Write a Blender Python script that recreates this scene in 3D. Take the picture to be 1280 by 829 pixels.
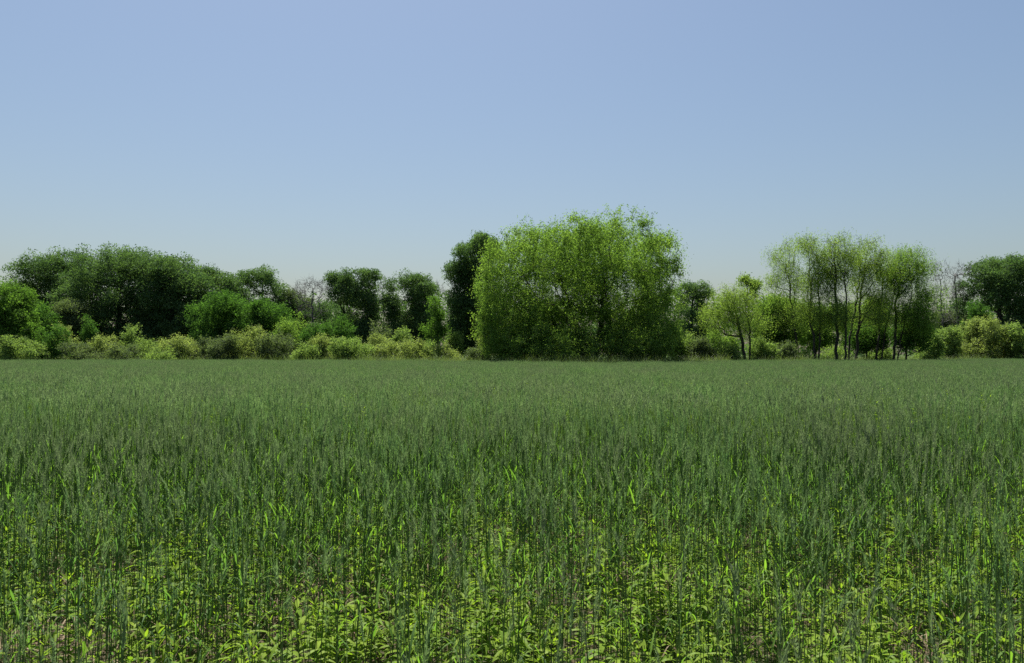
import bpy, math
import numpy as np
from mathutils import Vector

for o in list(bpy.data.objects):
    bpy.data.objects.remove(o)
scene = bpy.context.scene
COL = scene.collection

# ------------------------------------------------------------------ camera
F = 1004.0          # focal length in photo pixels (1280 wide)
HZ = 443.0          # eye level in photo pixels
CAMH = 1.75
cam_d = bpy.data.cameras.new("camera")
cam = bpy.data.objects.new("camera", cam_d)
COL.objects.link(cam)
cam.location = (0, 0, CAMH)
cam.rotation_euler = (math.radians(90) + math.atan((HZ - 414.5) / F), 0, 0)
cam_d.sensor_width = 36.0
cam_d.lens = 36.0 * F / 1280.0
cam_d.clip_start = 0.05
cam_d.clip_end = 8000
scene.camera = cam

# ------------------------------------------------------------------ world, sun, exposure
SUN_EL = math.radians(67)
SUN_AZ = math.radians(-14)      # from +Y (view direction) towards +X; negative = left of view
world = bpy.data.worlds.new("World")
scene.world = world
world.use_nodes = True
wn = world.node_tree.nodes
bg = wn["Background"]
sky = wn.new("ShaderNodeTexSky")
sky.sky_type = 'NISHITA'
sky.sun_disc = False
sky.sun_elevation = SUN_EL
sky.sun_rotation = SUN_AZ
sky.air_density = 1.3
sky.dust_density = 2.0
sky.ozone_density = 4.0
sky.altitude = 0
world.node_tree.links.new(sky.outputs[0], bg.inputs[0])
bg.inputs[1].default_value = 0.0514
sun_d = bpy.data.lights.new("sun", 'SUN')
sun_d.energy = 5.0
sun_d.angle = math.radians(0.53)
sun_d.color = (1.0, 0.965, 0.90)
sun = bpy.data.objects.new("sun", sun_d)
COL.objects.link(sun)
sdir = Vector((math.sin(SUN_AZ) * math.cos(SUN_EL), math.cos(SUN_AZ) * math.cos(SUN_EL), math.sin(SUN_EL)))
sun.rotation_euler = sdir.to_track_quat('Z', 'Y').to_euler()
sun.location = sdir * 200
scene.view_settings.view_transform = 'Standard'
scene.view_settings.look = 'None'
scene.view_settings.exposure = 1.0
scene.view_settings.gamma = 1.0
scene.cycles.max_bounces = 8
scene.cycles.diffuse_bounces = 4
scene.cycles.transmission_bounces = 6
scene.cycles.glossy_bounces = 2
scene.cycles.use_denoising = False
scene.cycles.use_adaptive_sampling = False
scene.cycles.pixel_filter_type = 'BLACKMAN_HARRIS'

# ------------------------------------------------------------------ helpers
def tag(o, label=None, cat=None, group=None, kind=None):
    if label: o["label"] = label
    if cat: o["category"] = cat
    if group: o["group"] = group
    if kind: o["kind"] = kind
    return o

def norm(v):
    return v / np.maximum(np.linalg.norm(v, axis=-1, keepdims=True), 1e-9)

def mesh_np(name, V, Q, mats, tint=None, mi=None, smooth=False):
    """one mesh from vertex array V and face array Q (n,3 or n,4) or a list of such arrays"""
    if not isinstance(Q, (list, tuple)): Q = [Q]
    Q = [q for q in Q if len(q)]
    me = bpy.data.meshes.new(name)
    V = np.asarray(V, np.float32)
    loops = np.concatenate([q.reshape(-1) for q in Q]).astype(np.int32)
    counts = np.concatenate([np.full(len(q), q.shape[1], np.int32) for q in Q])
    starts = np.concatenate([[0], np.cumsum(counts)[:-1]]).astype(np.int32)
    me.vertices.add(len(V)); me.vertices.foreach_set("co", V.reshape(-1))
    me.loops.add(len(loops)); me.loops.foreach_set("vertex_index", loops)
    me.polygons.add(len(counts)); me.polygons.foreach_set("loop_start", starts)
    try: me.polygons.foreach_set("loop_total", counts)
    except Exception: pass
    if mi is not None: me.polygons.foreach_set("material_index", np.asarray(mi, np.int32))
    me.polygons.foreach_set("use_smooth", np.full(len(counts), smooth, bool))
    if tint is not None:
        a = me.attributes.new("tint", 'FLOAT', 'FACE')
        a.data.foreach_set("value", np.asarray(tint, np.float32))
    if not isinstance(mats, (list, tuple)): mats = [mats]
    for m in mats: me.materials.append(m)
    me.update(calc_edges=True)
    return me

def obj(name, me, parent=None, loc=None):
    o = bpy.data.objects.new(name, me)
    COL.objects.link(o)
    if parent is not None: o.parent = parent
    if loc is not None: o.location = loc
    return o

def empty(name, loc):
    o = bpy.data.objects.new(name, None)
    COL.objects.link(o)
    o.location = loc
    o.empty_display_size = 0.2
    return o

def world_xz(px, py, Y):
    return (px - 640.0) / F * Y, CAMH + (HZ - py) / F * Y

class VNoise:
    def __init__(self, seed):
        self.g = np.random.default_rng(seed).random((256, 256))
    def one(self, x, y):
        xi = np.floor(x).astype(int); yi = np.floor(y).astype(int)
        fx = x - xi; fy = y - yi
        fx = fx * fx * (3 - 2 * fx); fy = fy * fy * (3 - 2 * fy)
        g = self.g
        a = g[xi % 256, yi % 256]; b = g[(xi + 1) % 256, yi % 256]
        c = g[xi % 256, (yi + 1) % 256]; d = g[(xi + 1) % 256, (yi + 1) % 256]
        return (a * (1 - fx) + b * fx) * (1 - fy) + (c * (1 - fx) + d * fx) * fy
    def __call__(self, x, y, s):
        return 0.6 * self.one(x / s, y / s) + 0.4 * self.one(x / s * 2.3 + 17, y / s * 2.3 + 31)

# ------------------------------------------------------------------ materials
def new_mat(name):
    m = bpy.data.materials.new(name); m.use_nodes = True
    nt = m.node_tree
    for n in list(nt.nodes): nt.nodes.remove(n)
    out = nt.nodes.new("ShaderNodeOutputMaterial")
    return m, nt, out

def leaf_mat(name, c0, c1, trans=0.4, tcol=None, gloss=0.04, rough=0.45, rnd=0.0, patch=None, patch_scale=0.25):
    """two-tone leaf, thin and translucent; 'tint' picks the tone of each leaf"""
    m, nt, out = new_mat(name)
    N, L = nt.nodes, nt.links
    at = N.new("ShaderNodeAttribute"); at.attribute_name = "tint"
    fac = at.outputs["Fac"]
    if rnd > 0:
        oi = N.new("ShaderNodeObjectInfo")
        mm = N.new("ShaderNodeMath"); mm.operation = 'MULTIPLY_ADD'
        L.new(oi.outputs["Random"], mm.inputs[0]); mm.inputs[1].default_value = rnd
        L.new(fac, mm.inputs[2]); fac = mm.outputs[0]
        sb = N.new("ShaderNodeMath"); sb.operation = 'SUBTRACT'
        L.new(fac, sb.inputs[0]); sb.inputs[1].default_value = rnd / 2; sb.use_clamp = True
        fac = sb.outputs[0]
    mix = N.new("ShaderNodeMix"); mix.data_type = 'RGBA'
    L.new(fac, mix.inputs["Factor"])
    mix.inputs["A"].default_value = (*c0, 1); mix.inputs["B"].default_value = (*c1, 1)
    col = mix.outputs["Result"]
    if patch is not None:
        oi = N.new("ShaderNodeObjectInfo")
        no = N.new("ShaderNodeTexNoise"); no.inputs["Scale"].default_value = patch_scale; no.inputs["Detail"].default_value = 2.0
        L.new(oi.outputs["Location"], no.inputs["Vector"])
        mr = N.new("ShaderNodeMapRange"); mr.inputs[1].default_value = 0.42; mr.inputs[2].default_value = 0.60
        L.new(no.outputs["Fac"], mr.inputs[0])
        m2 = N.new("ShaderNodeMix"); m2.data_type = 'RGBA'
        L.new(mr.outputs[0], m2.inputs["Factor"]); L.new(col, m2.inputs["A"]); m2.inputs["B"].default_value = (*patch, 1)
        col = m2.outputs["Result"]
    d = N.new("ShaderNodeBsdfDiffuse"); L.new(col, d.inputs[0])
    t = N.new("ShaderNodeBsdfTranslucent")
    hs = N.new("ShaderNodeMix"); hs.data_type = 'RGBA'; hs.blend_type = 'MULTIPLY'; hs.inputs["Factor"].default_value = 1.0
    L.new(col, hs.inputs["A"]); hs.inputs["B"].default_value = (*(tcol or (1.22, 1.42, 0.55)), 1)
    L.new(hs.outputs["Result"], t.inputs[0])
    ms = N.new("ShaderNodeMixShader"); ms.inputs[0].default_value = trans
    L.new(d.outputs[0], ms.inputs[1]); L.new(t.outputs[0], ms.inputs[2])
    sh = ms.outputs[0]
    if gloss > 0:
        g = N.new("ShaderNodeBsdfGlossy"); g.inputs["Roughness"].default_value = rough
        g.inputs[0].default_value = (1, 1, 1, 1)
        lw = N.new("ShaderNodeLayerWeight"); lw.inputs[0].default_value = 0.25
        mu = N.new("ShaderNodeMath"); mu.operation = 'MULTIPLY_ADD'
        L.new(lw.outputs["Fresnel"], mu.inputs[0]); mu.inputs[1].default_value = gloss * 0.8; mu.inputs[2].default_value = gloss * 0.25
        m3 = N.new("ShaderNodeMixShader"); L.new(mu.outputs[0], m3.inputs[0])
        L.new(sh, m3.inputs[1]); L.new(g.outputs[0], m3.inputs[2]); sh = m3.outputs[0]
    L.new(sh, out.inputs[0])
    return m

def bark_mat(name, c0, c1, scale=3.0):
    m, nt, out = new_mat(name)
    N, L = nt.nodes, nt.links
    tc = N.new("ShaderNodeTexCoord")
    mp = N.new("ShaderNodeMapping"); mp.inputs["Scale"].default_value = (1, 1, 0.25)
    L.new(tc.outputs["Object"], mp.inputs[0])
    no = N.new("ShaderNodeTexNoise"); no.inputs["Scale"].default_value = scale; no.inputs["Detail"].default_value = 6
    L.new(mp.outputs[0], no.inputs["Vector"])
    mix = N.new("ShaderNodeMix"); mix.data_type = 'RGBA'
    L.new(no.outputs["Fac"], mix.inputs["Factor"])
    mix.inputs["A"].default_value = (*c0, 1); mix.inputs["B"].default_value = (*c1, 1)
    b = N.new("ShaderNodeBsdfPrincipled"); L.new(mix.outputs["Result"], b.inputs["Base Color"])
    b.inputs["Roughness"].default_value = 0.9
    bu = N.new("ShaderNodeBump"); bu.inputs["Strength"].default_value = 0.6; bu.inputs["Distance"].default_value = 0.03
    L.new(no.outputs["Fac"], bu.inputs["Height"]); L.new(bu.outputs[0], b.inputs["Normal"])
    L.new(b.outputs[0], out.inputs[0])
    return m

def ground_mat():
    m, nt, out = new_mat("field_soil")
    N, L = nt.nodes, nt.links
    tc = N.new("ShaderNodeTexCoord")
    n1 = N.new("ShaderNodeTexNoise"); n1.inputs["Scale"].default_value = 1.3; n1.inputs["Detail"].default_value = 8
    n2 = N.new("ShaderNodeTexNoise"); n2.inputs["Scale"].default_value = 30; n2.inputs["Detail"].default_value = 4
    L.new(tc.outputs["Object"], n1.inputs[0]); L.new(tc.outputs["Object"], n2.inputs[0])
    r = N.new("ShaderNodeValToRGB")
    e = r.color_ramp.elements
    e[0].position = 0.3; e[0].color = (0.035, 0.05, 0.018, 1)
    e[1].position = 0.7; e[1].color = (0.085, 0.062, 0.042, 1)
    L.new(n1.outputs["Fac"], r.inputs[0])
    mx = N.new("ShaderNodeMix"); mx.data_type = 'RGBA'; mx.blend_type = 'OVERLAY'; mx.inputs["Factor"].default_value = 0.5
    L.new(r.outputs[0], mx.inputs["A"]); L.new(n2.outputs["Color"], mx.inputs["B"])
    sx = N.new("ShaderNodeSeparateXYZ"); L.new(tc.outputs["Object"], sx.inputs[0])
    mr = N.new("ShaderNodeMapRange"); mr.inputs[1].default_value = 58; mr.inputs[2].default_value = 66
    L.new(sx.outputs["Y"], mr.inputs[0])
    mg = N.new("ShaderNodeMix"); mg.data_type = 'RGBA'; L.new(mr.outputs[0], mg.inputs["Factor"])
    L.new(mx.outputs["Result"], mg.inputs["A"]); mg.inputs["B"].default_value = (0.045, 0.070, 0.020, 1)
    b = N.new("ShaderNodeBsdfPrincipled"); L.new(mg.outputs["Result"], b.inputs["Base Color"])
    b.inputs["Roughness"].default_value = 0.95; b.inputs["Specular IOR Level"].default_value = 0.1
    bu = N.new("ShaderNodeBump"); bu.inputs["Strength"].default_value = 0.8; bu.inputs["Distance"].default_value = 0.04
    L.new(n2.outputs["Fac"], bu.inputs["Height"]); L.new(bu.outputs[0], b.inputs["Normal"])
    L.new(b.outputs[0], out.inputs[0])
    return m

M = {
    "oak":    leaf_mat("oak_leaf", (0.060, 0.108, 0.050), (0.120, 0.182, 0.080), 0.4, gloss=0.0),
    "maple":  leaf_mat("maple_leaf", (0.052, 0.115, 0.032), (0.098, 0.185, 0.048), 0.44, gloss=0.0),
    "fresh":  leaf_mat("boxelder_leaf", (0.100, 0.178, 0.048), (0.205, 0.305, 0.084), 0.52, gloss=0.0, tcol=(1.30, 1.42, 0.55)),
    "young":  leaf_mat("young_leaf", (0.072, 0.140, 0.034), (0.140, 0.235, 0.055), 0.46, gloss=0.0),
    "willow": leaf_mat("willow_leaf", (0.125, 0.205, 0.056), (0.225, 0.310, 0.096), 0.54, gloss=0.0, tcol=(1.35, 1.42, 0.55)),
    "bush":   leaf_mat("bush_leaf", (0.130, 0.200, 0.064), (0.230, 0.310, 0.120), 0.48, gloss=0.0, tcol=(1.3, 1.42, 0.6)),
    "yellow": leaf_mat("yellowish_leaf", (0.155, 0.208, 0.072), (0.260, 0.315, 0.135), 0.48, gloss=0.0, tcol=(1.3, 1.38, 0.6)),
    "grey":   leaf_mat("greyish_leaf", (0.085, 0.118, 0.062), (0.155, 0.190, 0.105), 0.4, gloss=0.0),
    "bark":   bark_mat("bark_dark", (0.018, 0.015, 0.012), (0.050, 0.043, 0.035)),
    "bark_grey": bark_mat("bark_grey", (0.06, 0.056, 0.052), (0.13, 0.122, 0.115)),
    "soil":   ground_mat(),
    "rye_stem": leaf_mat("rye_stem", (0.085, 0.145, 0.052), (0.160, 0.220, 0.080), 0.4, gloss=0.03, rough=0.45, rnd=0.6),
    "rye_leaf": leaf_mat("rye_leaf", (0.096, 0.192, 0.034), (0.202, 0.330, 0.054), 0.58, gloss=0.03, rough=0.45, rnd=0.6, patch=(0.085, 0.162, 0.056), patch_scale=.6),
    "rye_ear":  leaf_mat("rye_ear", (0.104, 0.182, 0.074), (0.184, 0.258, 0.116), 0.5, gloss=0.02, rnd=0.6, tcol=(1.1, 1.25, 0.8), patch=(0.162, 0.200, 0.116), patch_scale=.5),
    "edge_grass": leaf_mat("edge_grass", (0.095, 0.145, 0.048), (0.175, 0.205, 0.090), 0.4, gloss=0.02, rnd=0.7),
    "weed":     leaf_mat("weed_leaf", (0.105, 0.195, 0.022), (0.235, 0.325, 0.046), 0.5, gloss=0.015, rough=0.45, rnd=0.5, tcol=(1.35, 1.5, 0.5)),
    "weed_stem": leaf_mat("weed_stem", (0.070, 0.110, 0.030), (0.110, 0.130, 0.045), 0.1, gloss=0.02, rnd=0.5),
    "straw":    leaf_mat("dry_straw", (0.110, 0.080, 0.050), (0.250, 0.195, 0.125), 0.15, gloss=0.02, rnd=0.6, tcol=(1, 1, 0.9)),
}

# ------------------------------------------------------------------ ground: one sheet to the horizon
def build_ground():
    rng = np.random.default_rng(1)
    ys = np.concatenate([np.linspace(-40, 14, 109), np.geomspace(15, 6000, 80)])
    us = np.linspace(-1, 1, 121)
    V = np.zeros((len(ys), len(us), 3))
    ns = VNoise(5)
    for i, y in enumerate(ys):
        w = max(60.0, abs(y) * 1.6)
        x = np.sign(us) * np.abs(us) ** 1.8 * w
        V[i, :, 0] = x; V[i, :, 1] = y
        V[i, :, 2] = (ns(x + 300, np.full_like(x, y + 300), 0.45) - 0.5) * 0.07 if y < 30 else 0
    n, k = len(ys), len(us)
    i, j = np.meshgrid(np.arange(n - 1), np.arange(k - 1), indexing='ij')
    a = (i * k + j).ravel()
    Q = np.stack([a, a + 1, a + k + 1, a + k], 1)
    o = obj("ground", mesh_np("ground", V.reshape(-1, 3), Q, M["soil"], smooth=True))
    tag(o, "flat soil under the rye running on as meadow beneath the trees", "ground", kind="structure")
build_ground()

# field edge (where the rye ends): distance as a function of the direction x/y
EDGE = np.array([(-0.95, 96), (-0.64, 92), (-0.3, 86), (-0.10, 78), (0.02, 66), (0.12, 63), (0.2, 68), (0.28, 78), (0.42, 82), (0.52, 98), (0.64, 108), (0.95, 112)])
def edge_y(x, y):
    return np.interp(x / np.maximum(y, 1e-3), EDGE[:, 0], EDGE[:, 1])

# ------------------------------------------------------------------ trees
def leaves_np(P, size, aspect, up, rng, droop=0.0):
    n = len(P)
    N_ = norm(rng.normal(size=(n, 3)) + np.array([0, 0, up]))
    A = rng.normal(size=(n, 3)); A[:, 2] -= droop
    A = norm(A - N_ * (A * N_).sum(1, keepdims=True))
    B = np.cross(N_, A)
    L = (size * rng.uniform(0.65, 1.35, n))[:, None]
    V = np.stack([P - A * L * .5 + B * L * aspect * .5, P - A * L * .42 - B * L * aspect * .5, P + A * L * .6], 1)
    Q = np.arange(n * 3).reshape(n, 3)
    return V.reshape(-1, 3), Q

def tubes(A, B, ra, rb, sides=5):
    D = norm(B - A)
    ref = np.where(np.abs(D[:, 2:3]) > 0.9, np.array([[1.0, 0, 0]]), np.array([[0, 0, 1.0]]))
    U = norm(np.cross(D, ref)); W = np.cross(D, U)
    t = np.linspace(0, 2 * np.pi, sides, endpoint=False)
    c = np.cos(t)[None, :, None]; s = np.sin(t)[None, :, None]
    R = U[:, None, :] * c + W[:, None, :] * s
    VA = A[:, None, :] + R * ra[:, None, None]
    VB = B[:, None, :] + R * rb[:, None, None]
    n = len(A)
    V = np.concatenate([VA, VB], 1).reshape(-1, 3)
    base = (np.arange(n) * 2 * sides)[:, None]
    k = np.arange(sides); k2 = (k + 1) % sides
    Q = np.stack([base + k, base + k2, base + sides + k2, base + sides + k], -1).reshape(-1, 4)
    return V, Q

def grow(roots, rpar, pts, bf=0.35, jit=None):
    """connect pts to the root polyline: minimal wiring with a penalty on path length"""
    P = np.concatenate([roots, pts]); n0 = len(roots); n = len(P)
    par = np.full(n, -1); par[:n0] = rpar
    path = np.zeros(n)
    for i in range(1, n0):
        path[i] = path[par[i]] + np.linalg.norm(P[i] - P[par[i]])
    best = np.full(n, 1e9); bp = np.zeros(n, int)
    free = np.ones(n, bool); free[:n0] = False
    def relax(k):
        v = P - P[k]
        d = np.linalg.norm(v, axis=1)
        # growing downwards is dear, upwards cheap
        c = d * (1 + 0.55 * np.clip(-v[:, 2] / np.maximum(d, 1e-6), 0, 1)) + bf * path[k]
        u = free & (c < best)
        best[u] = c[u]; bp[u] = k
    start = max(0, n0 - max(2, int(n0 * 0.72)))
    for k in range(start, n0): relax(k)
    order = []
    for _ in range(n - n0):
        cand = np.where(free, best, 1e12)
        k = int(np.argmin(cand))
        free[k] = False; par[k] = bp[k]
        path[k] = path[par[k]] + np.linalg.norm(P[k] - P[par[k]])
        order.append(k)
        relax(k)
    return P, par, list(range(n0)) + order

def radii(P, par, order, rt, rmin, e=1.85):
    w = np.zeros(len(P)); nch = np.zeros(len(P), int)
    for k in range(len(P)):
        if par[k] >= 0: nch[par[k]] += 1
    for k in reversed(order):
        if nch[k] == 0: w[k] += 1
        if par[k] >= 0: w[par[k]] += w[k]
    r = w ** (1 / e)
    r = r / r[0] * rt
    return np.maximum(r, rmin), nch

def split_edges(P, par, r, rng, amp=0.06):
    """each edge becomes two with a jittered, slightly upward-bowed middle"""
    k = np.where(par >= 0)[0]
    A = P[par[k]]; B = P[k]
    rb = r[k]; ra = np.minimum(r[par[k]], rb * 1.5)
    L = np.linalg.norm(B - A, axis=1, keepdims=True)
    mid = (A + B) / 2 + rng.normal(size=A.shape) * L * amp
    mid[:, 2] -= L[:, 0] * 0.05
    rm = (ra + rb) / 2
    return np.concatenate([A, mid]), np.concatenate([mid, B]), np.concatenate([ra, rm]), np.concatenate([rm, rb])

def expand_lobes(lobes, Y, rng, depth=0.8, copies=3, knobs=5):
    """photo-plane lobes (px, py, rx, ry) -> round crown of 3D ellipsoids"""
    L = []
    for (x, y, rx, ry) in lobes:
        X, Z = world_xz(x, y, Y)
        L.append((X, Z, rx / F * Y, ry / F * Y))
    L = np.array(L)
    x0 = (L[:, 0] - L[:, 2]).min(); x1 = (L[:, 0] + L[:, 2]).max()
    xc, W = (x0 + x1) / 2, (x1 - x0) / 2
    out = []
    for X, Z, rx, rz in L:
        o = min(1, abs(X - xc) / W)
        dmax = max(0.0, math.sqrt(max(0, 1 - o * o)) * W * depth - rx * 0.7)
        ds = [0.0] if dmax < rx * 0.5 else list(np.linspace(-dmax, dmax, copies))
        for d in ds:
            sh = 1 - 0.12 * abs(d) / max(W, 1e-3)
            c = np.array([X + rng.normal() * 0.1 * rx * (abs(d) > 0), Y + d + rng.normal() * 0.1 * rx, Z - (1 - sh) * rz * 0.6])
            rad = np.array([rx * sh, rx * sh, rz * sh])
            out.append((*c, *(rad * 0.9)))
            for _ in range(knobs):      # knobbly outline: smaller lobes sitting on the larger one
                v = norm(rng.normal(size=3) + np.array([0, 0, .25]))
                k = rng.uniform(.3, .5)
                out.append((*(c + v * rad * (0.98 - k)), *(rad.mean() * k * np.array([1.1, 1.1, .9]))))
    return np.array(out)

def sample_lobes(L, n, rng, shell=0.4, zmin=0.3, hollow=0.0):
    vol = (L[:, 3] * L[:, 4] * L[:, 5]) ** (2 / 3.0)
    zt = (L[:, 2] + L[:, 5]).max()
    vol = vol * np.where(L[:, 2] < 0.42 * zt, 1.5, 1.0)
    p = vol / vol.sum()
    pts = np.zeros((0, 3))
    while len(pts) < n:
        m = (n - len(pts)) * 2 + 8
        i = rng.choice(len(L), m, p=p)
        d = norm(rng.normal(size=(m, 3)))
        rad = (shell + (1 - shell) * rng.random(m)) ** 0.6
        q = L[i, :3] + d * rad[:, None] * L[i, 3:]
        if hollow > 0:
            big = L[L[:, 3] > np.median(L[:, 3])]
            dd = (((q[:, None, :] - big[None, :, :3]) / big[None, :, 3:]) ** 2).sum(-1).min(1)
            q = q[(dd > .5) | (rng.random(len(q)) > hollow)]
        q = q[q[:, 2] > zmin]
        pts = np.concatenate([pts, q])
    return pts[:n]

COUNT = {"leaf_faces": 0}
def make_tree(name, label, cat, Y, stems, lobes, leaf, n_leaf, clump=0.7, per=40, leaf_size=0.2, aspect=0.55, group=None,
              seed=0, shape="dome", bark="bark", bf=0.35, depth=0.8, up=0.5, shell=0.35, bare_nodes=0, zmin=0.6, copies=3, hollow=0.0, tvar=0.35):
    """stems: list of (base_px, trunk_radius, top_px, top_py); all in photo pixels at distance Y"""
    rng = np.random.default_rng(seed + 1000)
    bx = (stems[0][0] - 640.0) / F * Y
    root = empty(name, (bx, Y, 0))
    tag(root, label, cat, group)
    org = np.array([bx, Y, 0.0])
    n_leaf = int(n_leaf * (2.1 if shape == "weep" else 3.2 if leaf == "oak" else 2.6)); leaf_size *= 0.92 if shape == "weep" else 1.05; per = int(per * 1.5)
    if leaf in ("oak", "maple") and n_leaf:      # these keep foliage down to the undergrowth
        xs0 = min(l[0] - l[2] for l in lobes); xs1 = max(l[0] + l[2] for l in lobes)
        lobes = list(lobes) + [((xs0 + xs1) / 2 - (xs1 - xs0) * .22, 424, (xs1 - xs0) * .26, 20), ((xs0 + xs1) / 2 + (xs1 - xs0) * .22, 422, (xs1 - xs0) * .26, 22)]
    if name == "broad_tree": lobes = [(a_, b_ + (5 if b_ < 340 else 0), c_, d_) for a_, b_, c_, d_ in lobes]
    if shape == "weep":
        lobes = [(a_, b_ + 3, c_ * 1.18, d_ * 1.08) for a_, b_, c_, d_ in lobes]
        if group == WIL:
            xs = [l[0] for l in lobes]; xm = sum(xs) / len(xs)
            lobes += [(xm - 7, 390, 12, 16), (xm + 8, 396, 12, 14)]
    if leaf == "oak":
        lobes = [(a_, b_, c_, d_ * 1.12) for a_, b_, c_, d_ in lobes]
        clump *= 1.08; per = int(per * 1.4); shell = max(shell, .45); up = .9; leaf_size *= .92
    L3 = expand_lobes(lobes, Y, rng, depth, copies, 8 if leaf == 'oak' else 5)
    if leaf == 'oak': hollow = .55; tvar = .6
    nclump = max(6, n_leaf // per) if n_leaf else bare_nodes
    C = sample_lobes(L3, nclump, rng, shell, zmin, hollow)
    # share the clumps between the stems by horizontal nearness
    tops = np.array([world_xz(s[2], s[3], Y) for s in stems])
    if len(stems) > 1:
        own = np.argmin(np.abs(C[:, 0:1] - tops[None, :, 0]) + 0.15 * np.abs(C[:, 2:3] - tops[None, :, 1]) + rng.normal(size=(len(C), len(stems))) * 0.4, 1)
    else:
        own = np.zeros(len(C), int)
    brV, brQ, nb = [], [], 0
    terminal_pts = []
    for si, s in enumerate(stems):
        X0 = (s[0] - 640.0) / F * Y
        Xt, Zt = tops[si]
        yo = rng.normal() * 0.5 if len(stems) > 1 else 0.0
        nseg = 9
        t = np.linspace(0, 1, nseg)
        trunk = np.zeros((nseg, 3))
        trunk[:, 0] = X0 + (Xt - X0) * t ** 1.3 + np.cumsum(rng.normal(size=nseg)) * 0.018 * Zt * 0.35 * np.sin(t * np.pi)
        trunk[:, 1] = Y + yo + np.cumsum(rng.normal(size=nseg)) * 0.02 * Zt * 0.35
        trunk[:, 2] = Zt * t - 0.1 * (1 - t)
        mine = C[own == si]
        if len(mine) < 3: mine = C[:3]
        P, par, order = grow(trunk, [-1] + list(range(nseg - 1)), mine, bf)
        r, nch = radii(P, par, order, s[1], 0.012)
        A, B, ra, rb = split_edges(P, par, r, rng)
        big = rb > s[1] * 0.28
        flare = np.where((A[:, 2] < 0.25), 1.35, 1.0)
        V, Q = tubes(A[big] - org, B[big] - org, ra[big] * flare[big], rb[big], 7)
        obj("trunk", mesh_np("trunk", V, Q, M[bark], smooth=True), root)
        if (~big).any():
            V, Q = tubes(A[~big] - org, B[~big] - org, ra[~big], rb[~big], 4)
            brV.append(V); brQ.append(Q + nb); nb += len(V)
        if bare_nodes:   # fine twigs at every outer node
            k = np.where(nch == 0)[0]
            reps = 5
            b0 = np.repeat(P[k], reps, 0)
            dirs = norm(np.repeat(norm(P[k] - P[par[k]]), reps, 0) + rng.normal(size=(len(k) * reps, 3)) * 0.55 + np.array([0, 0, .35]))
            e0 = b0 + dirs * rng.uniform(.35, 1.0, (len(b0), 1))
            V, Q = tubes(b0, e0, np.full(len(b0), .013), np.full(len(b0), .006), 3)
            brV.append(V - org); brQ.append(Q + nb); nb += len(V)
    if brV:
        obj("branches", mesh_np("branches", np.concatenate(brV), np.concatenate(brQ), M[bark], smooth=True), root)["kind"] = "stuff"
    if n_leaf:
        cl = np.repeat(np.arange(len(C)), per)
        n = len(cl)
        cs = clump * rng.uniform(0.7, 1.3, len(C))
        g = rng.normal(size=(n, 3))
        if shape == "dome":
            d = norm(g); d[:, 2] = np.where(rng.random(n) < .35, d[:, 2], np.abs(d[:, 2])) - 0.1
            rr = rng.random(n)[:, None] ** 0.45
            off = d * rr * np.array([1.0, 1.0, 0.95])
        elif shape == "weep":
            ns = 5          # hanging strands
            so = rng.normal(size=(len(C), ns, 3)) * np.array([.5, .5, .35]); sl = rng.uniform(.8, 2.4, (len(C), ns))
            sw = rng.normal(size=(len(C), ns, 2)) * .22
            w = rng.integers(0, ns, n); tt = rng.random(n)
            off = so[cl, w] + g * np.array([.10, .10, .08])
            off[:, 2] += .35 - tt * sl[cl, w]
            off[:, :2] += sw[cl, w] * tt[:, None]
        elif shape == "spray":
            # several leafy shoots reaching up and outwards from each clump
            ns = 6
            sd = norm(rng.normal(size=(len(C), ns, 3)) + np.array([0, 0, 0.7]))
            w = rng.integers(0, ns, n)
            tt = rng.random(n)[:, None]
            off = sd[cl, w] * tt * 1.1 + g * 0.13
        else:
            off = g * 0.5
        Pn = C[cl] + off * cs[cl][:, None]
        keep = Pn[:, 2] > 0.12
        Pn = Pn[keep]; cl = cl[keep]
        V, Q = leaves_np(Pn - org, leaf_size, aspect, up, rng, droop=0.8 if shape == "weep" else 0.2)
        ctint = rng.normal(size=len(C)) * tvar * 0.5
        tint = np.clip(0.5 + ctint[cl] + rng.normal(size=len(cl)) * 0.22, 0, 1)
        obj("crown", mesh_np("crown", V, Q, M[leaf], tint), root)
        COUNT["leaf_faces"] += len(Q)
    return root

WIL = "slender trees standing in a row at the field edge"

# --- the great round tree in the middle
make_tree("broad_tree", "great round bright green tree, biggest and tallest crown at the middle of the field edge", "tree", 75,
          [(735, .24, 700, 350), (722, .2, 650, 345), (742, .22, 760, 330), (755, .18, 805, 360), (705, .15, 625, 400), (772, .14, 838, 410)],
          [(640, 330, 40, 38), (614, 362, 22, 36), (690, 315, 42, 34), (752, 307, 46, 34), (802, 322, 40, 32), (824, 362, 28, 42),
           (700, 360, 72, 52), (772, 362, 68, 52), (640, 392, 46, 40), (614, 412, 20, 30), (822, 402, 32, 38), (720, 412, 98, 34), (662, 425, 55, 24), (795, 425, 52, 24),
           (662, 298, 24, 14), (715, 288, 24, 13), (762, 283, 26, 12), (792, 296, 22, 13), (738, 296, 30, 16), (815, 308, 20, 12), (836, 306, 7, 9), (630, 308, 14, 13),
           (640, 438, 42, 14), (720, 438, 62, 16), (800, 438, 46, 14)],
          "fresh", 150000, clump=0.85, per=44, leaf_size=0.145, aspect=0.5, seed=11, shape="spray", bf=0.25, shell=0.3, up=0.8, depth=0.85, copies=3, zmin=.35, hollow=.35, tvar=.6)

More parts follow.
